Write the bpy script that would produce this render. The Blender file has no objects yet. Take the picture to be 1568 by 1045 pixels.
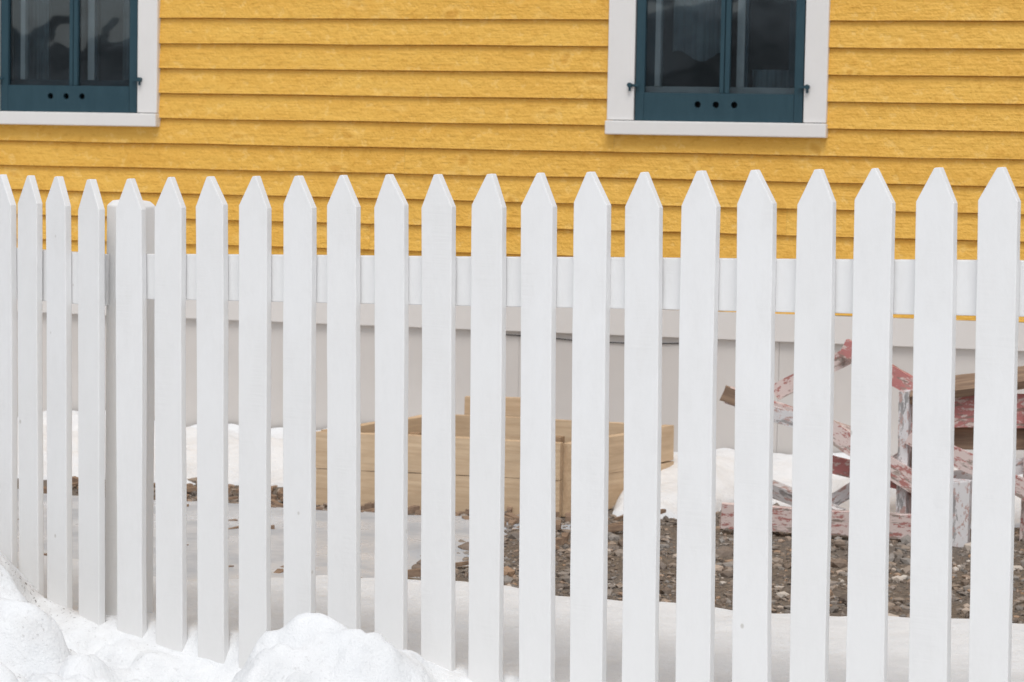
import bpy, bmesh, math, random
import numpy as np
from mathutils import Vector, Matrix, noise
random.seed(7); np.random.seed(7)
SC=bpy.context.scene
# ------------------------------------------------------------------ materials
def mat(name):
    m=bpy.data.materials.new(name); m.use_nodes=True
    nt=m.node_tree; b=nt.nodes['Principled BSDF']
    return m,nt,b
def N(nt,t,**k):
    n=nt.nodes.new(t)
    for a,v in k.items(): setattr(n,a,v)
    return n
def L(nt,a,b): nt.links.new(a,b)
def coords(nt,scale=(1,1,1),kind='Object'):
    tc=N(nt,'ShaderNodeTexCoord'); mp=N(nt,'ShaderNodeMapping'); mp.inputs['Scale'].default_value=scale
    L(nt,tc.outputs[kind],mp.inputs[0]); return mp.outputs[0]
def geo(nt,scale=(1,1,1)):
    tc=N(nt,'ShaderNodeNewGeometry')
    if scale==(1,1,1): return tc.outputs['Position']
    mp=N(nt,'ShaderNodeMapping'); mp.inputs['Scale'].default_value=scale
    L(nt,tc.outputs['Position'],mp.inputs[0]); return mp.outputs[0]
def noi(nt,vec,scale,detail=3,rough=.55):
    n=N(nt,'ShaderNodeTexNoise'); n.inputs['Scale'].default_value=scale; n.inputs['Detail'].default_value=detail
    n.inputs['Roughness'].default_value=rough; L(nt,vec,n.inputs['Vector']); return n.outputs['Fac']
def ramp(nt,fac,stops):
    r=N(nt,'ShaderNodeValToRGB'); e=r.color_ramp.elements
    while len(e)<len(stops): e.new(.5)
    for i,(p,c) in enumerate(stops):
        e[i].position=p; e[i].color=(c if len(c)==4 else (*c,1)) if hasattr(c,'__len__') else (c,c,c,1)
    L(nt,fac,r.inputs[0]); return r.outputs[0]
def mix(nt,f,a,b,mode='MIX'):
    n=N(nt,'ShaderNodeMix',data_type='RGBA',blend_type=mode)
    for idx,v in ((0,f),(6,a),(7,b)):
        if isinstance(v,bpy.types.NodeSocket): L(nt,v,n.inputs[idx])
        else: n.inputs[idx].default_value=v if idx==0 else (*v,1)[:4]
    return n.outputs[2]
def math_(nt,op,a,b=0.):
    n=N(nt,'ShaderNodeMath',operation=op)
    for i,v in enumerate((a,b)):
        if isinstance(v,bpy.types.NodeSocket): L(nt,v,n.inputs[i])
        else: n.inputs[i].default_value=v
    return n.outputs[0]
def bump(nt,b,h,strength,dist):
    n=N(nt,'ShaderNodeBump'); n.inputs['Strength'].default_value=strength; n.inputs['Distance'].default_value=dist
    L(nt,h,n.inputs['Height']); L(nt,n.outputs[0],b.inputs['Normal'])

def m_yellow():
    m,nt,b=mat('yellow_clapboard_paint')
    g=geo(nt)
    at=N(nt,'ShaderNodeAttribute',attribute_name='rnd')
    off=N(nt,'ShaderNodeCombineXYZ'); L(nt,math_(nt,'MULTIPLY',at.outputs['Fac'],37.),off.inputs[0]); L(nt,math_(nt,'MULTIPLY',at.outputs['Fac'],91.),off.inputs[2])
    va=N(nt,'ShaderNodeVectorMath',operation='ADD'); L(nt,g,va.inputs[0]); L(nt,off.outputs[0],va.inputs[1])
    def sc(s,rot=(0,0,0)):
        mp=N(nt,'ShaderNodeMapping'); mp.inputs['Scale'].default_value=s; mp.inputs['Rotation'].default_value=rot; L(nt,va.outputs[0],mp.inputs[0]); return mp.outputs[0]
    grain=noi(nt,sc((3,8,40)),3,3,.6)
    big=noi(nt,sc((1.3,1,5)),2.2,2)
    vo=N(nt,'ShaderNodeTexVoronoi'); vo.inputs['Scale'].default_value=1
    nz=N(nt,'ShaderNodeTexNoise'); nz.inputs['Scale'].default_value=9; nz.inputs['Detail'].default_value=1; L(nt,va.outputs[0],nz.inputs['Vector'])
    ns=N(nt,'ShaderNodeVectorMath',operation='SCALE'); ns.inputs['Scale'].default_value=.8; L(nt,nz.outputs['Color'],ns.inputs[0])
    wv=N(nt,'ShaderNodeVectorMath',operation='ADD'); L(nt,sc((5.2,.01,9)),wv.inputs[0]); L(nt,ns.outputs[0],wv.inputs[1]); L(nt,wv.outputs[0],vo.inputs['Vector'])
    sel=ramp(nt,vo.outputs['Color'],[(.38,0),(.43,1)])
    knot=math_(nt,'MULTIPLY',ramp(nt,vo.outputs['Distance'],[(0.0,1),(.08,.8),(.15,0)]),sel)
    ring=math_(nt,'MULTIPLY',ramp(nt,vo.outputs['Distance'],[(.11,0),(.18,1),(.32,0)]),sel)
    sw=noi(nt,sc((15,1,17),(0,.6,0)),1.3,3,.7)
    c=mix(nt,ramp(nt,big,[(.3,0),(.7,1)]),(.83,.490,.092),(.77,.425,.068))
    c=mix(nt,math_(nt,'MULTIPLY',ramp(nt,grain,[(.35,1),(.6,0)]),.14),c,(.66,.31,.03))
    c=mix(nt,math_(nt,'MULTIPLY',ramp(nt,sw,[(.58,0),(.65,1),(.72,0)]),.50),c,(.62,.30,.03))
    c=mix(nt,math_(nt,'MULTIPLY',ramp(nt,sw,[(.29,0),(.35,1),(.42,0)]),.45),c,(.93,.64,.22))
    c=mix(nt,math_(nt,'MULTIPLY',ring,.25),c,(.93,.63,.20))
    c=mix(nt,math_(nt,'MULTIPLY',knot,.55),c,(.54,.25,.03))
    c=mix(nt,.09,c,mix(nt,at.outputs['Fac'],(.95,.6,.14),(.62,.28,.02)))
    L(nt,c,b.inputs['Base Color']); b.inputs['Roughness'].default_value=.55; b.inputs['Specular IOR Level'].default_value=.35
    bump(nt,b,math_(nt,'ADD',math_(nt,'MULTIPLY',grain,.4),math_(nt,'MULTIPLY',sw,1.3)),.85,.011)
    return m
def m_white(name,base=(.79,.80,.81),dirt=.25,grainamt=1.,rough=.55):
    m,nt,b=mat(name)
    at=N(nt,'ShaderNodeAttribute',attribute_name='rnd')
    g=geo(nt)
    off=N(nt,'ShaderNodeCombineXYZ'); L(nt,math_(nt,'MULTIPLY',at.outputs['Fac'],53.),off.inputs[2])
    va=N(nt,'ShaderNodeVectorMath',operation='ADD'); L(nt,g,va.inputs[0]); L(nt,off.outputs[0],va.inputs[1])
    def sc(s,rot=(0,0,0)):
        mp=N(nt,'ShaderNodeMapping'); mp.inputs['Scale'].default_value=s; mp.inputs['Rotation'].default_value=rot; L(nt,va.outputs[0],mp.inputs[0]); return mp.outputs[0]
    grain=noi(nt,sc((30,30,9)),2.4,4,.72)
    blot=noi(nt,sc((6,6,3)),1.6,4,.65)
    saw=noi(nt,sc((6,6,150),(.0,.55,.2)),1.0,1,.5)
    sawm=math_(nt,'MULTIPLY',saw,ramp(nt,blot,[(.50,0),(.62,1)]))
    sp=N(nt,'ShaderNodeTexVoronoi'); sp.inputs['Scale'].default_value=16; L(nt,sc((1,1,.8)),sp.inputs['Vector'])
    spk=ramp(nt,sp.outputs['Distance'],[(0,1),(.045,1),(.085,0)])
    spk=math_(nt,'MULTIPLY',spk,ramp(nt,sp.outputs['Color'],[(.70,0),(.74,1)]))
    dark=tuple(x*.82 for x in base); dark=(dark[0]*1.01,dark[1]*.995,dark[2]*.97)
    c=mix(nt,math_(nt,'MULTIPLY',ramp(nt,blot,[(.42,0),(.75,1)]),dirt),base,dark)
    c=mix(nt,math_(nt,'MULTIPLY',ramp(nt,grain,[(.3,1),(.5,0)]),.08*grainamt),c,dark)
    c=mix(nt,math_(nt,'MULTIPLY',spk,.6),c,(.40,.36,.31))
    c=mix(nt,math_(nt,'MULTIPLY',at.outputs['Fac'],.25),c,(base[0]*.93,base[1]*.92,base[2]*.90))
    if dirt>.3:
        sx=N(nt,'ShaderNodeSeparateXYZ'); L(nt,g,sx.inputs[0])
        low=ramp(nt,math_(nt,'ADD',sx.outputs[2],math_(nt,'MULTIPLY',blot,.5)),[(.2,1),(.95,0)])
        c=mix(nt,math_(nt,'MULTIPLY',low,.22),c,(.66,.64,.60))
    L(nt,c,b.inputs['Base Color']); b.inputs['Roughness'].default_value=rough; b.inputs['Specular IOR Level'].default_value=.3
    bump(nt,b,math_(nt,'ADD',math_(nt,'MULTIPLY',grain,.55*grainamt),math_(nt,'MULTIPLY',sawm,.4*grainamt)),.5,.0024)
    return m
def m_simple(name,col,col2=None,rough=.6,scale=12,bs=.2,bd=.002,stretch=(1,1,1),spec=.5):
    m,nt,b=mat(name)
    n=noi(nt,geo(nt,stretch),scale,3,.6)
    c=mix(nt,ramp(nt,n,[(.35,0),(.65,1)]),col,col2 or tuple(x*.85 for x in col))
    L(nt,c,b.inputs['Base Color']); b.inputs['Roughness'].default_value=rough; b.inputs['Specular IOR Level'].default_value=spec
    bump(nt,b,n,bs,bd); return m
def m_wood(name,a,bb,paint=None,amt=.5):
    m,nt,b=mat(name)
    g=noi(nt,coords(nt,(1.5,22,22)),3,4,.65); big=noi(nt,coords(nt,(2,5,5)),2.5,3)
    c=mix(nt,ramp(nt,g,[(.35,0),(.65,1)]),a,bb)
    c=mix(nt,math_(nt,'MULTIPLY',ramp(nt,big,[(.4,0),(.7,1)]),.35),c,tuple(x*.7 for x in a))
    if paint:
        for i,pc in enumerate(paint):
            pm=noi(nt,coords(nt,(3+3*i,14,14)),2.4+1.7*i,6,.75)
            c=mix(nt,ramp(nt,pm,[(.5-amt*.12,0),(.53-amt*.12,1)]),c,pc) if i==0 else mix(nt,ramp(nt,pm,[(.54,0),(.57,1)]),c,pc)
    L(nt,c,b.inputs['Base Color']); b.inputs['Roughness'].default_value=.75
    bump(nt,b,g,.5,.003); return m
def m_snow():
    m,nt,b=mat('snow')
    g=geo(nt)
    n1=noi(nt,g,14,4,.6); n2=noi(nt,g,140,2,.7)
    at=N(nt,'ShaderNodeAttribute',attribute_name='grit')
    pm=ramp(nt,noi(nt,g,5.5,4,.6),[(.42,0),(.62,1)])
    gr=ramp(nt,noi(nt,g,95,3,.6),[(.60,0),(.68,1)])
    gm=math_(nt,'MULTIPLY',math_(nt,'MULTIPLY',gr,pm),at.outputs['Fac'])
    c=mix(nt,ramp(nt,n1,[(.35,0),(.7,1)]),(.83,.84,.85),(.77,.785,.80))
    c=mix(nt,math_(nt,'MULTIPLY',math_(nt,'MULTIPLY',at.outputs['Fac'],pm),.5),c,(.56,.54,.52))
    c=mix(nt,math_(nt,'MULTIPLY',gm,.85),c,(.14,.12,.10))
    L(nt,c,b.inputs['Base Color']); b.inputs['Roughness'].default_value=.8; b.inputs['Specular IOR Level'].default_value=.2
    bump(nt,b,math_(nt,'ADD',n1,math_(nt,'MULTIPLY',n2,.25)),.55,.02); return m
def m_ground():
    m,nt,b=mat('gravel_soil')
    g=geo(nt); n=noi(nt,g,60,4,.75); big=noi(nt,g,2.2,3)
    c=mix(nt,ramp(nt,n,[(.35,0),(.65,1)]),(.08,.062,.047),(.29,.23,.175))
    c=mix(nt,ramp(nt,big,[(.4,0),(.65,.5)]),c,(.20,.18,.165))
    L(nt,c,b.inputs['Base Color']); b.inputs['Roughness'].default_value=.85
    bump(nt,b,n,1,.012); return m
def m_pebble():
    m,nt,b=mat('pebbles')
    at=N(nt,'ShaderNodeAttribute',attribute_name='rnd')
    c=ramp(nt,at.outputs['Fac'],[(0,(.07,.052,.04)),(.15,(.22,.155,.11)),(.35,(.18,.165,.15)),(.55,(.35,.26,.19)),(.75,(.29,.27,.25)),(.88,(.42,.25,.14)),(1,(.72,.67,.60))])
    n=noi(nt,geo(nt),110,2)
    c=mix(nt,.22,c,ramp(nt,n,[(.3,(.09,.08,.07)),(.7,(.42,.38,.34))]))
    L(nt,c,b.inputs['Base Color']); b.inputs['Roughness'].default_value=.7; return m
def m_ice():
    m,nt,b=mat('wet_ice')
    g=geo(nt); n=noi(nt,g,4,4,.6); n2=noi(nt,g,40,3,.6)
    c=mix(nt,ramp(nt,n,[(.35,0),(.65,1)]),(.62,.66,.71),(.43,.47,.52))
    c=mix(nt,ramp(nt,n2,[(.68,0),(.76,.5)]),c,(.3,.26,.22))
    L(nt,c,b.inputs['Base Color'])
    L(nt,ramp(nt,n,[(.4,.25),(.6,.5)]),b.inputs['Roughness'])
    bump(nt,b,n2,.15,.004); return m
def m_glass(refl):
    m,nt,b=mat('window_glass'); nt.nodes.remove(b)
    out=nt.nodes['Material Output']
    tr=N(nt,'ShaderNodeBsdfTransparent'); tr.inputs[0].default_value=(.78,.83,.85,1)
    gl=N(nt,'ShaderNodeBsdfGlossy'); gl.inputs['Roughness'].default_value=.02; gl.inputs['Color'].default_value=(.9,.95,1,1)
    fr=N(nt,'ShaderNodeFresnel'); fr.inputs[0].default_value=1.5
    bp=N(nt,'ShaderNodeBump'); bp.inputs['Strength'].default_value=.12; bp.inputs['Distance'].default_value=.02
    L(nt,noi(nt,geo(nt),3.,2),bp.inputs['Height']); L(nt,bp.outputs[0],gl.inputs['Normal'])
    f=math_(nt,'MULTIPLY',fr.outputs[0],refl)
    ms=N(nt,'ShaderNodeMixShader'); L(nt,f,ms.inputs[0]); L(nt,tr.outputs[0],ms.inputs[1]); L(nt,gl.outputs[0],ms.inputs[2])
    L(nt,ms.outputs[0],out.inputs[0]); return m
YEL=m_yellow(); PICK=m_white('white_picket_paint',(.835,.835,.835),.35); TRIM=m_white('window_trim_paint',(.79,.775,.76),.2,.5)
SKIRT=m_white('skirt_board_paint',(.72,.69,.665),.2,.4); FOUND=m_simple('foundation_panel_paint',(.62,.585,.555),(.58,.545,.515),.7,3,.1)
TEAL=m_simple('dark_teal_paint',(.020,.056,.076),(.025,.064,.085),.5,30,.2,.001,(1,1,.3),.3)
DARK=m_simple('cable_and_hole_shade',(.008,.012,.015),None,.6,spec=.2); SASH=m_simple('sash_paint',(.72,.74,.74),None,.6)
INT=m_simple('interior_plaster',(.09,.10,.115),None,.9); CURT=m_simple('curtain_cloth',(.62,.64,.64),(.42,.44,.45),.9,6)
GLASS=m_glass(1.6); GLASS2=m_glass(.7); SNOW=m_snow(); GND=m_ground(); PEB=m_pebble(); ICE=m_ice()
LUM=m_wood('new_lumber',(.58,.42,.27),(.72,.55,.37)); LUMD=m_wood('lumber_end',(.34,.22,.13),(.44,.31,.20))
PINK=m_wood('peeling_pink_wood',(.26,.20,.17),(.44,.37,.33),[(.72,.60,.57),(.44,.19,.17)],.6)
RED=m_wood('peeling_red_wood',(.24,.16,.13),(.38,.28,.25),[(.50,.20,.19),(.66,.54,.50)],.6)
GREY=m_wood('weathered_grey_wood',(.26,.25,.25),(.46,.45,.45),[(.72,.71,.72),(.50,.34,.31)],.5)
BRN=m_wood('weathered_brown_wood',(.20,.13,.09),(.36,.25,.17))
ROOF=m_simple('roof_shingles',(.06,.06,.065),None,.85,25,.6,.01)
HILL=m_simple('hillside',(.03,.035,.035),(.38,.39,.40),.9,.10)
ROAD=m_simple('asphalt',(.05,.05,.052),None,.85,60,.4,.004)

# ------------------------------------------------------------------ mesh helpers
def empty(name,loc=(0,0,0)):
    e=bpy.data.objects.new(name,None); e.location=loc; SC.collection.objects.link(e); return e
def mesh_obj(name,verts,faces,m,parent=None,smooth=False,attr=None):
    me=bpy.data.meshes.new(name); me.from_pydata([tuple(v) for v in verts],[],faces); me.update()
    if m: me.materials.append(m)
    if smooth: me.polygons.foreach_set('use_smooth',[True]*len(me.polygons))
    if attr:
        for k,v in attr.items():
            a=me.attributes.new(k,'FLOAT','POINT'); a.data.foreach_set('value',np.asarray(v,dtype=np.float32))
    o=bpy.data.objects.new(name,me); SC.collection.objects.link(o)
    if parent: o.parent=parent
    return o
BF=[(0,1,3,2),(4,6,7,5),(0,4,5,1),(2,3,7,6),(0,2,6,4),(1,5,7,3)]
def box(name,x0,x1,y0,y1,z0,z1,m,parent=None,bev=.0015,rnd=None):
    v=[(x,y,z) for x in (x0,x1) for y in (y0,y1) for z in (z0,z1)]
    o=mesh_obj(name,v,BF,m,parent,attr={'rnd':[random.random() if rnd is None else rnd]*8})
    if bev:
        b=o.modifiers.new('bevel','BEVEL'); b.width=bev; b.segments=2
    return o
def plank(name,p0,p1,w,t,m,parent,roll=0.,bev=.002,ragged=.006,facing=Vector((0,-1,0))):
    p0=Vector(p0);p1=Vector(p1); X=(p1-p0); ln=X.length; X.normalize()
    Y=facing-X*facing.dot(X); Y.normalize(); Y=Matrix.Rotation(roll,3,X)@Y; Z=X.cross(Y)
    n=10; vs=[];fs=[]
    for i in range(n+1):
        s=-ln/2+ln*i/n
        wob=noise.noise(Vector((s*4,p0.x*9,p0.z*7)))*.004
        for j,(yy,zz) in enumerate(((-t/2,-w/2),(t/2,-w/2),(t/2,w/2),(-t/2,w/2))):
            e=0
            if i in (0,n): e=random.uniform(-ragged,ragged)
            vs.append((s+e,yy+wob,zz+wob+random.uniform(-.0012,.0012)))
    for i in range(n):
        for j in range(4):
            a=i*4+j;b_=i*4+(j+1)%4; fs.append((a,b_,b_+4,a+4))
    fs.append((3,2,1,0)); k=n*4; fs.append((k,k+1,k+2,k+3))
    o=mesh_obj(name,vs,fs,m,parent,attr={'rnd':[random.random()]*len(vs)})
    M=Matrix((X,Y,Z)).transposed().to_4x4(); M.translation=(p0+p1)/2
    o.matrix_world=M
    return o
def cyl(name,c,r,h,axis,m,parent,seg=20):
    bm=bmesh.new(); bmesh.ops.create_cone(bm,cap_ends=True,segments=seg,radius1=r,radius2=r,depth=h)
    if axis=='y': bmesh.ops.rotate(bm,verts=bm.verts,matrix=Matrix.Rotation(math.pi/2,3,'X'))
    if axis=='x': bmesh.ops.rotate(bm,verts=bm.verts,matrix=Matrix.Rotation(math.pi/2,3,'Y'))
    me=bpy.data.meshes.new(name); bm.to_mesh(me); bm.free(); me.materials.append(m)
    o=bpy.data.objects.new(name,me); o.location=c; SC.collection.objects.link(o)
    if parent: o.parent=parent
    return o

# ------------------------------------------------------------------ HOUSE
house=empty('yellow_clapboard_house')
HX0,HX1,HD,EAVE=-6.4,5.2,6.5,3.95
WINS=[(-2.30,-1.49,-2.187,-1.580),(.37,1.21,.478,1.120)]
WTOP=2.85
def siding():
    vs=[];fs=[];rn=[]
    z=.636;k=0
    while z<EAVE:
        z1=(.73+.1*k)
        if z1>EAVE: z1=EAVE
        segs=[(HX0,HX1)]
        if z1>1.36 and z<WTOP+.05:
            segs=[(HX0,WINS[0][0]+.02),(WINS[0][1]-.02,WINS[1][0]+.02),(WINS[1][1]-.02,HX1)]
        parts=[]
        for a,b in segs:
            x=a; nx=a+random.uniform(1.5,4.5)
            while nx<b-.8:
                parts.append((x,nx-.0004)); x=nx; nx+=random.uniform(3.2,4.9)
            parts.append((x,b))
        r0=random.random()
        for a,b in parts:
            n=max(2,int((b-a)/.06)); r=(r0+random.uniform(-.12,.12))%1; s0=len(vs); off=random.uniform(-.0006,.0006)
            for i in range(n+1):
                x=a+(b-a)*i/n
                w=noise.noise(Vector((x*2.3,k*3.7,r*9)))*.0024+noise.noise(Vector((x*9,k*1.7,r*3)))*.0007+off
                w2=noise.noise(Vector((x*7,k*5.1,r*5)))*.0015
                # butt edge, face, then a rebated top so a narrow shadow gap stays under the board above
                vs+= [(x,0.0015,z+w),(x,-.0195+w2,z+w),(x,-.0183+w2,z+w+.003),(x,-.0055,z1-.0038),(x,.001,z1-.0033),(x,.001,z1+.004)]
                rn+=[r]*6
            for i in range(n):
                q=s0+i*6
                for j in range(5): fs.append((q+j,q+6+j,q+7+j,q+1+j))
        z=z1;k+=1
    mesh_obj('clapboard_siding',vs,fs,YEL,house,attr={'rnd':rn})
siding()
def sheath(n,x0,x1,z0,z1): box(n,x0,x1,.003,.12,z0,z1,INT,house,0)
sheath('sheathing_low',HX0,HX1,.64,1.34); sheath('sheathing_high',HX0,HX1,WTOP,EAVE)
sheath('sheathing_left',HX0,WINS[0][0]+.03,1.34,WTOP); sheath('sheathing_mid',WINS[0][1]-.03,WINS[1][0]+.03,1.34,WTOP); sheath('sheathing_right',WINS[1][1]-.03,HX1,1.34,WTOP)
box('skirt_board',HX0,HX1,-.024,.05,.530,.634,SKIRT,house)
px=[-6.4,-5.1,-4.08,-3.06,-2.04,-1.01,.03,1.05,2.07,3.09,4.1,5.2]
for i in range(len(px)-1):
    box('foundation_panel_%d'%i,px[i]+.0004,px[i+1]-.0004,-.002+random.uniform(-.001,.001),.05,-.2,.529,FOUND,house,.0012)
box('left_wall',HX0-.02,HX0+.1,.12,HD,-.2,EAVE,YEL,house,0); box('right_wall',HX1-.1,HX1+.02,.12,HD,-.2,EAVE,YEL,house,0)
box('back_wall',HX0,HX1,HD-.1,HD,-.2,EAVE,YEL,house,0); box('interior_floor',HX0+.1,HX1-.1,.12,HD-.1,.5,.62,INT,house,0)
box('interior_partition',HX0+.1,HX1-.1,2.6,2.7,.62,EAVE,INT,house,0)
box('ceiling',HX0+.1,HX1-.1,.12,HD-.1,2.95,3.0,INT,house,0)
box('corner_board_l',HX0-.03,HX0+.09,-.03,.1,.64,EAVE,TRIM,house); box('corner_board_r',HX1-.09,HX1+.03,-.03,.1,.64,EAVE,TRIM,house)
box('fascia',HX0-.2,HX1+.2,-.22,-.19,EAVE-.02,EAVE+.16,TRIM,house); box('soffit',HX0-.2,HX1+.2,-.188,.1,EAVE,EAVE+.02,TRIM,house,0)
rz=EAVE+2.6
mesh_obj('roof',[(HX0-.25,-.25,EAVE+.14),(HX1+.25,-.25,EAVE+.14),(HX1+.25,HD/2,rz),(HX0-.25,HD/2,rz),(HX1+.25,HD+.25,EAVE+.14),(HX0-.25,HD+.25,EAVE+.14)],[(0,1,2,3),(3,2,4,5)],ROOF,house)
mesh_obj('gable_ends',[(HX0,0,EAVE),(HX0,HD,EAVE),(HX0,HD/2,rz-.1),(HX1,0,EAVE),(HX1,HD,EAVE),(HX1,HD/2,rz-.1)],[(0,1,2),(3,5,4)],YEL,house)

def window(i):
    x0,x1,a,b=WINS[i]; p='window%d_'%i
    box(p+'casing_l',x0,a-.004,-.036,.0,1.350,WTOP,TRIM,house,.003); box(p+'casing_r',b+.004,x1,-.036,.0,1.350,WTOP,TRIM,house,.003)
    box(p+'sill',x0-.003,x1+.003,-.052,.02,1.295,1.3475,TRIM,house,.004); box(p+'head',x0-.02,x1+.02,-.045,.02,WTOP,WTOP+.12,TRIM,house,.003)
    box(p+'jamb_l',a-.010,a-.003,.0,.14,1.348,WTOP,SASH,house,0); box(p+'jamb_r',b+.003,b+.010,.0,.14,1.348,WTOP,SASH,house,0)
    zb,zr=1.3485,1.455
    def t(n,*q,bev=.003): return box(p+n,*q,TEAL,house,bev)
    mx=(a+b)/2; mo=.002
    t('storm_stile_l',a,a+.034,-.030,-.004,zb,WTOP-.004); t('storm_stile_r',b-.034,b,-.030,-.004,zb,WTOP-.004)
    t('storm_mullion_a',mx+mo,mx+mo+.017,-.026,-.006,zr,WTOP-.06); t('storm_mullion_b',mx+mo+.0195,mx+mo+.038,-.028,-.006,zr,WTOP-.06)
    t('storm_top',a+.034,b-.034,-.029,-.004,WTOP-.06,WTOP-.004)
    r=box(p+'storm_bottom_rail',a+.0345,b-.0345,-.029,-.004,zb,zr,TEAL,None,0)
    hx=mx-.009
    for k,dx in enumerate((-.07,0,.07)):
        c=cyl('cut',(hx+dx,-.016,1.412),.0125,.06,'y',DARK,None,24)
        bo=r.modifiers.new('h','BOOLEAN'); bo.object=c; bo.solver='EXACT'; bo.operation='DIFFERENCE'
        bpy.context.view_layer.update()
        dg=bpy.context.evaluated_depsgraph_get(); me=bpy.data.meshes.new_from_object(r.evaluated_get(dg))
        r.modifiers.clear(); r.data=me; bpy.data.objects.remove(c)
    r.parent=house
    box(p+'hole_shade_panel',hx-.1,hx+.1,.004,.008,1.39,1.44,DARK,house,0)  # near-black sheet stands in for the shade inside the drilled holes
    box(p+'storm_glass',a+.03,b-.03,-.0135,-.0105,zr-.004,WTOP-.05,GLASS,house,0)
    y=.040
    box(p+'stool',a-.002,b+.002,.01,.14,1.352,1.39,SASH,house,0)
    box(p+'inner_bottom_rail',a,b,y,y+.035,1.39,1.480,SASH if i else TEAL,house,.003)
    box(p+'inner_stile_l',a+.02,a+.058,y,y+.035,1.480,WTOP,TEAL,house,.003)
    box(p+'inner_bead_l',a+.059,a+.080,y-.01,y+.035,1.480,WTOP,SASH,house,.002)
    box(p+'inner_stile_r',b-.07,b-.04,y,y+.035,1.480,WTOP,TEAL,house,.003)
    box(p+'inner_muntin',mx+.052,mx+.082,y,y+.03,1.480,WTOP,SASH,house,.002)
    box(p+'inner_muntin_dark',mx+.083,mx+.096,y,y+.03,1.480,WTOP,TEAL,house,.002)
    box(p+'inner_glass',a+.05,b-.03,y+.014,y+.017,1.46,WTOP,GLASS2,house,0)
    vs=[];fs=[];n=60
    spans=((a+.02,a+.13,1.40,2.8),(b-.15,b-.02,1.40,2.8)) if i==0 else ((a+.10,mx-.02,1.60,2.8),(mx+.09,b-.02,1.42,1.55))
    for s,(ca,cb,za,zb2) in enumerate(spans):
        st=len(vs)
        for q in range(n+1):
            x=ca+(cb-ca)*q/n
            for zz in (za+.02*math.sin(q*.11+1),zb2): vs.append((x,.15+.014*math.sin(q*.7+s)+.006*math.sin(q*1.9),zz))
        for q in range(n): fs.append((st+2*q,st+2*q+2,st+2*q+3,st+2*q+1))
    mesh_obj(p+'curtain',vs,fs,CURT,house,True)
    for s,xx in ((-1,a-.018),(1,b+.018)):
        zz=1.482
        cyl(p+'pin_%d'%s,(xx,-.046,zz),.009,.022,'y',TEAL,house,16)
        box(p+'pin_strap_%d'%s,min(xx,xx-s*.034),max(xx,xx-s*.034),-.044,-.0375,zz-.006,zz+.004,TEAL,house,.001)
        cyl(p+'pin_tip_%d'%s,(xx,-.046,zz-.014),.0045,.018,'z',TEAL,house,10)
window(0);window(1)
cu=bpy.data.curves.new('cable','CURVE'); cu.dimensions='3D'; cu.bevel_depth=.0018
sp=cu.splines.new('POLY'); pts=[(-.05,.515),(.05,.512),(.16,.508),(.27,.502),(.38,.500),(.5,.500),(.62,.505),(.8,.515)]
sp.points.add(len(pts)-1)
for i,(x,z) in enumerate(pts): sp.points[i].co=(x,-.008,z,1)
co=bpy.data.objects.new('cable',cu); cu.materials.append(DARK); SC.collection.objects.link(co); co.parent=house

# ------------------------------------------------------------------ FENCE
A=Vector((2.221,-4.555,0)); D=Vector((.9613,-.2756,0)); BK=Vector((.2756,.9613,0))
Bp=A+D*(-2.192); D2=Vector((.8958,-.4447,0)).normalized(); BK2=Vector((.4447,.8958,0)).normalized()
fence=empty('white_picket_fence')
def picket(name,org,d,bk,tip,w,lean):
    hw=w/2; sh=tip-random.uniform(.067,.078); t=random.uniform(.018,.021); zb=-.35; tw=random.uniform(.0035,.0065)
    n=22
    nm=random.random()*50
    zs=[zb+(sh-zb)*i/n for i in range(n+1)]
    def ed(o,z): return noise.noise(Vector((nm+o,z*2,0)))*.0022+noise.noise(Vector((nm+o,z*11,4)))*.0009
    Lf=[(-hw+ed(0,z),z) for z in zs]; Rt=[(hw+ed(9,z),z) for z in zs]
    ts=random.uniform(-.005,.005)
    rows=[((l[0],l[1]),(r[0],r[1]+random.uniform(-.0005,.0005))) for l,r in zip(Lf,Rt)]
    rows[-1]=((rows[-1][0][0],sh+random.uniform(-.005,.005)),(rows[-1][1][0],sh+random.uniform(-.005,.005)))
    rows.append(((-tw+ts,tip-.0015),(tw+ts,tip)))
    twist=random.uniform(-.02,.02); bow=random.uniform(-.003,.003)
    vs=[]
    for (l,r) in rows:
        for (u,z) in (l,r):
            for dl in (0,t):
                uu=u-(z-.55)*lean; dd=dl+u*twist+bow*math.sin((z+.3)*2.)
                vs.append(org+d*uu+bk*dd+Vector((0,0,z)))
    fs=[]
    m=len(rows)
    for i in range(m-1):
        q=i*4
        fs+=[(q,q+2,q+6,q+4),(q+1,q+5,q+7,q+3),(q,q+4,q+5,q+1),(q+2,q+3,q+7,q+6)]
    q=(m-1)*4; fs+=[(0,1,3,2),(q,q+2,q+3,q+1)]
    o=mesh_obj(name,vs,fs,PICK,fence,attr={'rnd':[random.random()]*len(vs)})
    b=o.modifiers.new('bevel','BEVEL'); b.width=.0018; b.segments=2; b.limit_method='ANGLE'
us=[-2.064,-1.942,-1.816,-1.689,-1.560,-1.433,-1.304,-1.174,-1.046,-.915,-.785,-.656,-.525,-.393,-.261,-.132,0,.129]
u=.129
while u<3.6: u+=.131; us.append(u)
for i,u in enumerate(us):
    tz=1.2205+.032*u+random.uniform(-.0015,.0015)
    if i==0: tz-=.001
    picket('picket_%d'%i,A+D*u,D,BK,tz,.082+random.uniform(-.002,.002),.015+random.uniform(-.004,.004))
ofs=[0,.130,.243,.354]+[.354+.125*k for k in range(1,16)]
for i,s in enumerate(ofs):
    picket('corner_run_picket_%d'%i,Bp-D2*s,D2,BK2,(1.149 if i==0 else 1.153),.080,.012+random.uniform(-.003,.003))
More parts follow.
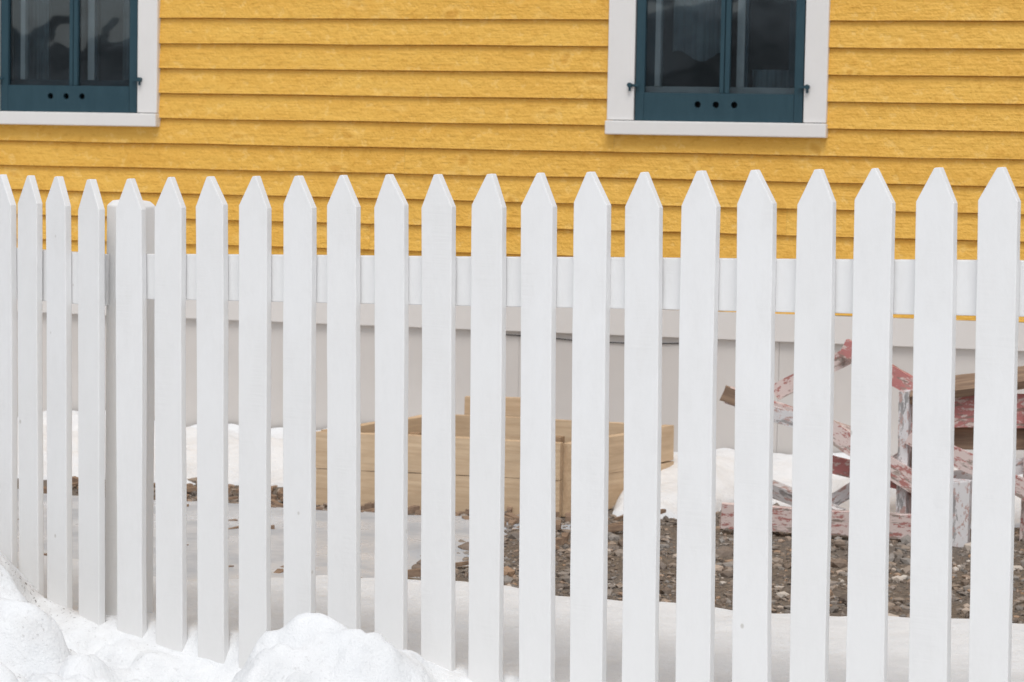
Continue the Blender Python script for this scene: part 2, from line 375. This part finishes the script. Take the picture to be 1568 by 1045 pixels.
def rail(name,P0,P1,bk,zt0,zt1,h,t=.038,d0=.0215):
    n=30; vs=[];fs=[]
    for i in range(n+1):
        s=i/n; P=P0.lerp(P1,s)+bk*d0; z=zt0+(zt1-zt0)*s+noise.noise(Vector((s*9,3,h)))*.002
        for dl,zz in ((0,z-h),(t,z-h),(t,z),(0,z)): vs.append(P+bk*dl+Vector((0,0,zz)))
    for i in range(n):
        for j in range(4):
            a=i*4+j;b_=i*4+(j+1)%4; fs.append((a,a+4,b_+4,b_))
    fs+=[(0,1,2,3),(n*4+3,n*4+2,n*4+1,n*4)]
    o=mesh_obj(name,vs,fs,PICK,fence,attr={'rnd':[.4]*len(vs)})
    b=o.modifiers.new('bevel','BEVEL'); b.width=.002; b.segments=2; b.limit_method='ANGLE'
rail('top_rail',A+D*-2.13,A+D*3.7,BK,1.0386+.0317*-2.13,1.0386+.0317*3.7,.108)
rail('bottom_rail',A+D*-2.13,A+D*3.7,BK,-.05,.04,.1)
rail('corner_run_top_rail',Bp-D2*2.3,Bp-D2*.0,BK2,.972,.968,.125)
rail('corner_run_bottom_rail',Bp-D2*2.3,Bp-D2*.0,BK2,.0,-.02,.1)
def post(name,uc,org,d,bk,zt,d0=.062,w=.085,dd=.085):
    P=org+d*uc
    vs=[]
    for z,e in ((-.4,0),(zt-.012,0),(zt,.010)):
        for a,b_ in ((0,0),(1,0),(1,1),(0,1)):
            vs.append(P+d*((a-.5)*(w-2*e))+bk*(d0+e+b_*(dd-2*e))+Vector((0,0,z+(.006*math.sin(a*5+b_) if z>0 else 0))))
    fs=[(3,2,1,0),(8,9,10,11)]
    for k in (0,4):
        for j in range(4): fs.append((k+j,k+(j+1)%4,k+4+(j+1)%4,k+4+j))
    o=mesh_obj(name,vs,fs,PICK,fence,attr={'rnd':[.6]*12}); b=o.modifiers.new('bevel','BEVEL'); b.width=.003; b.segments=2; b.limit_method='ANGLE'
post('corner_post',-2.152,A,D,BK,1.098)
post('end_post',2.2,A,D,BK,1.10)

# ------------------------------------------------------------------ GROUND + SNOW
def sm(a,b,x): t=np.clip((x-a)/(b-a),0,1); return t*t*(3-2*t)
def deltas(X,Y):
    d1=(X-Bp.x)*BK.x+(Y-Bp.y)*BK.y; d2=(X-Bp.x)*BK2.x+(Y-Bp.y)*BK2.y
    u=(X-A.x)*D.x+(Y-A.y)*D.y
    return np.minimum(d1,d2),u
def grid(xs,ys):
    X,Y=np.meshgrid(xs,ys); nx,ny=len(xs),len(ys)
    idx=np.arange(nx*ny).reshape(ny,nx)
    f=np.stack([idx[:-1,:-1],idx[:-1,1:],idx[1:,1:],idx[1:,:-1]],-1).reshape(-1,4)
    return X.ravel(),Y.ravel(),f
def fastmesh(name,X,Y,Z,f,m,attr=None,smooth=True):
    me=bpy.data.meshes.new(name); n=len(X); me.vertices.add(n)
    me.vertices.foreach_set('co',np.stack([X,Y,Z],-1).astype(np.float32).ravel())
    k=f.shape[1]; me.loops.add(f.size); me.loops.foreach_set('vertex_index',f.astype(np.int32).ravel())
    me.polygons.add(len(f)); me.polygons.foreach_set('loop_start',np.arange(0,f.size,k,dtype=np.int32))
    me.update(calc_edges=True); me.validate()
    me.polygons.foreach_set('use_smooth',[smooth]*len(me.polygons))
    for kk,v in (attr or {}).items():
        a=me.attributes.new(kk,'FLOAT','POINT'); a.data.foreach_set('value',v.astype(np.float32))
    me.materials.append(m); o=bpy.data.objects.new(name,me); SC.collection.objects.link(o); return o
xs=np.concatenate([[-400,-200,-80,-40,-20,-12,-8,-6],np.arange(-4,6,.1),[8,12,20,40,80,200,400]])
ys=np.concatenate([[-400,-200,-80,-40,-25,-18,-14,-12],np.arange(-10,1,.1),[3,6,10,20,40,80,200,400]])
X,Y,f=grid(xs,ys); dl,uu=deltas(X,Y)
fastmesh('ground',X,Y,-.30*(1-sm(-.05,.35,dl)),f,GND)
def nz(X,Y,s,seed=0.,oct=1):
    out=np.zeros(len(X)); amp=1.
    for o_ in range(oct):
        out+=amp*np.array([noise.noise(Vector((x*s+seed,y*s,seed*.7))) for x,y in zip(X,Y)]); s*=2.1; amp*=.5
    return out
xs=np.concatenate([[-300,-100,-40,-20,-10,-6,-4,-3,-2.4,-2],np.arange(-1.6,2.9,.0125),[3.2,3.6,4.2,5,7,10,20,40,100,300]])
ys=np.concatenate([[-300,-100,-50,-30,-20,-14,-10,-8,-7,-6.4,-6,-5.7],np.arange(-5.5,-2.7,.0125)])
X,Y,f=grid(xs,ys); dl,uu=deltas(X,Y)
edge=.27+np.interp(X,[-3,-.5,.16,.41,.7,1.14,1.56,2.18,4],[-3.0,-3.2,-3.45,-3.20,-3.20,-3.28,-3.32,-3.24,-3.2])+.05*nz(X,Y,2.2,3)+.04*nz(X,Y,9,5)
te=np.clip((edge-Y)/.20,-1,1)
back=np.where(te>0,.085*np.sqrt(np.clip(te,0,1)),-.3*np.clip(-te*4,0,1)-.01)+.010*nz(X,Y,3.5,8,2)*(te>0)
tu=np.interp(uu,[-3.2,-2.75,-2.5,-2.36,-2.27,-2.15,-2.0,-1.85,-1.72,-1.62,-1.52,-1.45,-1.38,-1.28,-1.18,-1.08,-.98,-.85,4],
               [.22,.215,.20,.115,.10,.070,.040,.015,.0,-.05,-.055,.00,.095,.115,.105,.07,.0,-.10,-.13])
fr=np.clip(-dl,0,3)
wx_=X+.05*nz(X,Y,5,61); wy_=Y+.05*nz(X,Y,5,71)
b1=np.abs(nz(wx_,wy_,3.0,21)); b2=np.abs(nz(wx_,wy_,7.5,31)); b3=np.abs(nz(wx_,wy_,17,41))
clump=.26*b1+.11*b2+.035*b3-.095      # rounded lumps with creases between
am=1-sm(-1.15,-.85,uu)
front=tu-.12*sm(.10,.8,fr)+clump*am*sm(.0,.12,fr)+.006*nz(X,Y,16,2,2)
w=sm(-.02,.05,dl)
Z=front*(1-w)+back*w
Z=np.where(dl<-1.6,-.2+.04*nz(X,Y,.8,4),Z)
grit=(1-sm(-2.4,-1.9,uu))*1.*(dl<0.05)+.2*(1-sm(-1.2,-.9,uu))*(dl<0.05)
fastmesh('snow_bank',X,Y,Z,f,SNOW,{'grit':grit})
xs=np.concatenate([[-8,-6,-4,-3],np.arange(-2.4,2.9,.02),[3.4,4.5,6,9]]); ys=np.arange(-1.8,-.003,.02)
X,Y,f=grid(xs,ys)
e=np.interp(X,[-8,-1.4,-.94,-.5,-.2,.0,.5,.62,.72,.95,1.12,1.28,1.42,1.7,2.0,3,9],[-1.2,-1.1,-1.0,-.95,-.75,-.3,-.2,-.75,-1.18,-1.08,-.75,-.80,-1.2,-1.2,-.9,-.7,-.9])+.08*nz(X,Y,3,12)+.05*nz(X,Y,11,14)
t=np.clip((Y-e)/.45,-1,1)
Z=np.where(t>0,(.105+.06*nz(X,Y,2.6,6)+.03*nz(X,Y,7,16))*np.clip(t,0,1)**.6+.006*nz(X,Y,18,3),-.05)
fastmesh('snow_patch',X,Y,Z,f,SNOW,{'grit':np.where(t<.35,.35,0.)})
xs=np.arange(-3,.95,.02); ys=np.arange(-3.7,-1.0,.02); X,Y,f=grid(xs,ys)
n=nz(X,Y,2.2,40,3)
bd=np.minimum(np.minimum((.34-X)/.30+.2,(-1.50-Y)/.15),1.)
Z=.016+.005*nz(X,Y,1.3,50)+.022*np.clip(bd*1.3+n*.9,-1.8,.3)
fastmesh('ice_sheet',X,Y,Z,f,ICE)
def icos():
    bm=bmesh.new(); bmesh.ops.create_icosphere(bm,subdivisions=1,radius=1); bm.verts.ensure_lookup_table()
    v=np.array([q.co[:] for q in bm.verts]); ff=np.array([[q.index for q in k.verts] for k in bm.faces]); bm.free(); return v,ff
V,FF=icos(); n=21000
px_=np.random.uniform(-1.3,3.3,n); py_=-3.6+3.5*np.random.beta(1.1,1.6,n)
r=np.clip(np.random.lognormal(math.log(.0062),.55,n),.003,.026)
r=np.where((px_<.25)&(py_<-1.55),np.minimum(r,.010),r)
VV=V[None]*(1+np.random.uniform(-.28,.28,(n,12,1)))
ax=np.random.uniform(.6,1.5,(n,1,3)); ax[:,:,2]*=.6
VV=VV*ax*r[:,None,None]; th=np.random.uniform(0,6.28,n); c,s=np.cos(th)[:,None],np.sin(th)[:,None]
x=VV[:,:,0]*c-VV[:,:,1]*s+px_[:,None]; y=VV[:,:,0]*s+VV[:,:,1]*c+py_[:,None]; z=VV[:,:,2]+(r*.25)[:,None]
faces=(FF[None]+(np.arange(n)*12)[:,None,None]).reshape(-1,3)
fastmesh('gravel',x.ravel(),y.ravel(),z.ravel(),faces,PEB,{'rnd':np.repeat(np.random.rand(n),12)},False)
vs=[];fs=[]
for k in range(190):
    cx=random.uniform(-1.3,.9); cy=random.choice((random.uniform(-1.6,-1.15),random.uniform(-1.6,-1.15),random.uniform(-3.1,-1.6)))
    l=random.uniform(.012,.045); w_=random.uniform(.006,.016); an=random.uniform(0,3.14); h=random.uniform(.006,.02); b0=len(vs)
    for (q,s_) in ((-1,-.6),(1,-1),(.8,1),(-.9,.7)):
        for zz in (.012,.012+h): vs.append((cx+q*l*math.cos(an)-s_*w_*math.sin(an),cy+q*l*math.sin(an)+s_*w_*math.cos(an),zz+q*.004))
    fs+=[(b0+1,b0+3,b0+5,b0+7)]+[(b0+2*j,b0+(2*j+2)%8,b0+(2*j+3)%8,b0+2*j+1) for j in range(4)]
mesh_obj('bark_chips',vs,fs,BRN)
# ------------------------------------------------------------------ RAISED PLANTER BOX
pl=empty('raised_planter_box')
c0=Vector((-.30,-1.31,0)); c1=Vector((.565,-1.29,0)); c2=Vector((.775,-.60,0)); c3=Vector((-.12,-.58,0))
def side(n,a,b,z0,z1,t=.038,m=LUM):
    plank(n,a+Vector((0,0,(z0+z1)/2)),b+Vector((0,0,(z0+z1)/2)),z1-z0,t,m,pl,facing=Vector((-(b-a).y,(b-a).x,0)).normalized(),ragged=.001)
for k in range(2):
    z0=k*.128+.003; z1=z0+.125
    side('front_board_%d'%k,c0+Vector((random.uniform(-.004,.004),0,0)),c1,z0,z1)
    side('right_board_%d'%k,c1+Vector((.012,.022,0)),c2,z0,z1,m=LUM)
    side('back_board_%d'%k,c2-Vector((.03,0,0)),c3,z0,z1)
    side('left_board_%d'%k,c3,c0+Vector((.02,.022,0)),z0,z1)
side('corner_post_fr',c1+Vector((-.075,.062,0)),c1+Vector((-.015,.062,0)),.0,.27,.05,LUMD)
side('corner_post_fl',c0+Vector((.03,.06,0)),c0+Vector((.10,.06,0)),.0,.25,.05,LUMD)
side('corner_post_br',c2+Vector((-.09,-.05,0)),c2+Vector((-.03,-.05,0)),0,.265,.05,LUMD)
side('seam_cleat',Vector((.02,-1.267,0)),Vector((.055,-1.267,0)),0,.262,.03,LUMD)
mesh_obj('soil',[(-.27,-1.28,.12),(.55,-1.26,.12),(.74,-.62,.14),(-.10,-.61,.13)],[(0,1,2,3)],GND,pl)
st=empty('timber_offcut_stack')
plank('timber_a',(-.02,-.52,.16),(.22,-.50,.16),.32,.04,LUM,st,ragged=.002)
plank('timber_b',(.225,-.53,.15),(.265,-.49,.15),.34,.09,BRN,st,ragged=.002)
# ------------------------------------------------------------------ SCRAP LUMBER PILE
sl=empty('scrap_lumber_pile')
def S(n,x0,z0,x1,z1,y,w,t,m,y1=None,roll=0): plank(n,(x0,y,z0),(x1,(y if y1 is None else y1),z1),w,t,m,sl,roll=roll)
S('base_board',1.14,.060,1.86,.050,-1.42,.080,.03,PINK,-1.33,.1)
S('base_board_back',1.2,.03,1.9,.03,-1.15,.06,.05,BRN)
S('block_post',1.90,.0,1.905,.21,-1.36,.065,.075,GREY)
S('slat_a',1.11,.435,1.52,.305,-1.20,.055,.03,PINK,-1.10)
S('slat_a_end',1.095,.440,1.16,.419,-1.205,.05,.034,BRN,-1.195)
S('slat_b',1.26,.385,1.50,.325,-1.24,.05,.02,GREY,-1.2)
S('slat_c',1.25,.44,1.53,.595,-1.12,.055,.025,PINK,-1.15)
S('slat_d',1.49,.605,1.74,.475,-1.18,.058,.03,RED,-1.2)
S('slat_e',1.44,.345,1.76,.175,-1.24,.068,.022,PINK,-1.28)
S('slat_f',1.43,.225,1.80,.160,-1.18,.058,.022,RED,-1.22)
S('slat_g',1.44,.08,1.72,.27,-1.12,.045,.03,GREY,-1.12)
S('upright_a',1.702,.03,1.70,.48,-1.22,.032,.08,GREY)
S('upright_b',1.735,.05,1.73,.47,-1.18,.04,.04,PINK)
S('top_rail',1.70,.465,2.30,.57,-1.20,.03,.09,BRN,-1.1,.5)
S('red_panel',1.75,.41,2.4,.43,-1.16,.11,.022,RED,-1.1)
S('brown_shadow_panel',1.75,.32,2.4,.34,-1.10,.08,.03,BRN)  # brown colour stands in for the shadowed interior below the red panel
S('slat_h',1.72,.34,2.15,.15,-1.26,.06,.025,PINK,-1.22)
S('slat_i',1.78,.175,2.2,.27,-1.20,.05,.025,GREY,-1.1)
S('slat_j',1.12,.14,1.5,.05,-1.0,.05,.03,GREY,-1.2,.3)
S('upright_c',2.10,.0,2.11,.50,-1.15,.05,.05,PINK)
# ------------------------------------------------------------------ street side / distance (seen in the window reflections)
fastmesh('street',*(lambda g:(g[0],g[1],np.full(len(g[0]),-.10),g[2]))(grid(np.array([-200.,200.]),np.array([-22.,-12.5]))),ROAD)
xs=np.arange(-160,160,2.5); vs=[];fs=[]
for i,xx in enumerate(xs):
    h=5.6+3.2*noise.noise(Vector((xx*.035,1,0)))+1.6*noise.noise(Vector((xx*.13,5,0)))
    for j in range(9):
        s=j/8; vs.append((xx,-56-16*s,-1+(h+1)*s**.8))
    vs.append((xx,-110,h*.5))
for i in range(len(xs)-1):
    for j in range(9): a=i*10+j; fs.append((a,a+10,a+11,a+1))
mesh_obj('distant_hill',vs,fs,HILL,None,True)
# ------------------------------------------------------------------ LIGHT
w=bpy.data.worlds.new('World'); SC.world=w; w.use_nodes=True; nt=w.node_tree
bg=nt.nodes['Background']; sky=N(nt,'ShaderNodeTexSky',sky_type='NISHITA'); sky.sun_disc=False
EL,AZ=math.radians(60),math.radians(166)
sky.sun_elevation=EL; sky.sun_rotation=AZ; sky.dust_density=2.; sky.air_density=1.
hs=N(nt,'ShaderNodeHueSaturation'); hs.inputs['Saturation'].default_value=.24
L(nt,sky.outputs[0],hs.inputs['Color']); L(nt,hs.outputs[0],bg.inputs[0]); bg.inputs[1].default_value=.14
sd=bpy.data.lights.new('sun','SUN'); sd.energy=1.3; sd.angle=math.radians(25); sd.color=(1,.98,.95)
so=bpy.data.objects.new('sun',sd); SC.collection.objects.link(so)
dirv=Vector((math.sin(AZ)*math.cos(EL),math.cos(AZ)*math.cos(EL),math.sin(EL)))
so.rotation_euler=dirv.to_track_quat('Z','Y').to_euler()
# ------------------------------------------------------------------ CAMERA
a=math.radians(16.6);p=math.atan(301/4000);r=.018
F0=Vector((-math.sin(a),math.cos(a),0)); C=Vector((2.8854,-9.6790,1.25))
R=Vector((math.cos(a),math.sin(a),0));F=F0*math.cos(p)-Vector((0,0,1))*math.sin(p);U=R.cross(F)
R2=R*math.cos(r)+U*math.sin(r);U2=U*math.cos(r)-R*math.sin(r)
cd=bpy.data.cameras.new('camera'); cam=bpy.data.objects.new('camera',cd); SC.collection.objects.link(cam)
M=Matrix((R2,U2,-F)).transposed().to_4x4(); M.translation=C; cam.matrix_world=M
cd.lens=91.84; cd.sensor_width=36; cd.clip_end=1500; cd.clip_start=.05
cd.dof.use_dof=True; cd.dof.focus_distance=5.9; cd.dof.aperture_fstop=11
SC.camera=cam
SC.view_settings.view_transform='Standard'; SC.view_settings.look='None'; SC.view_settings.exposure=0
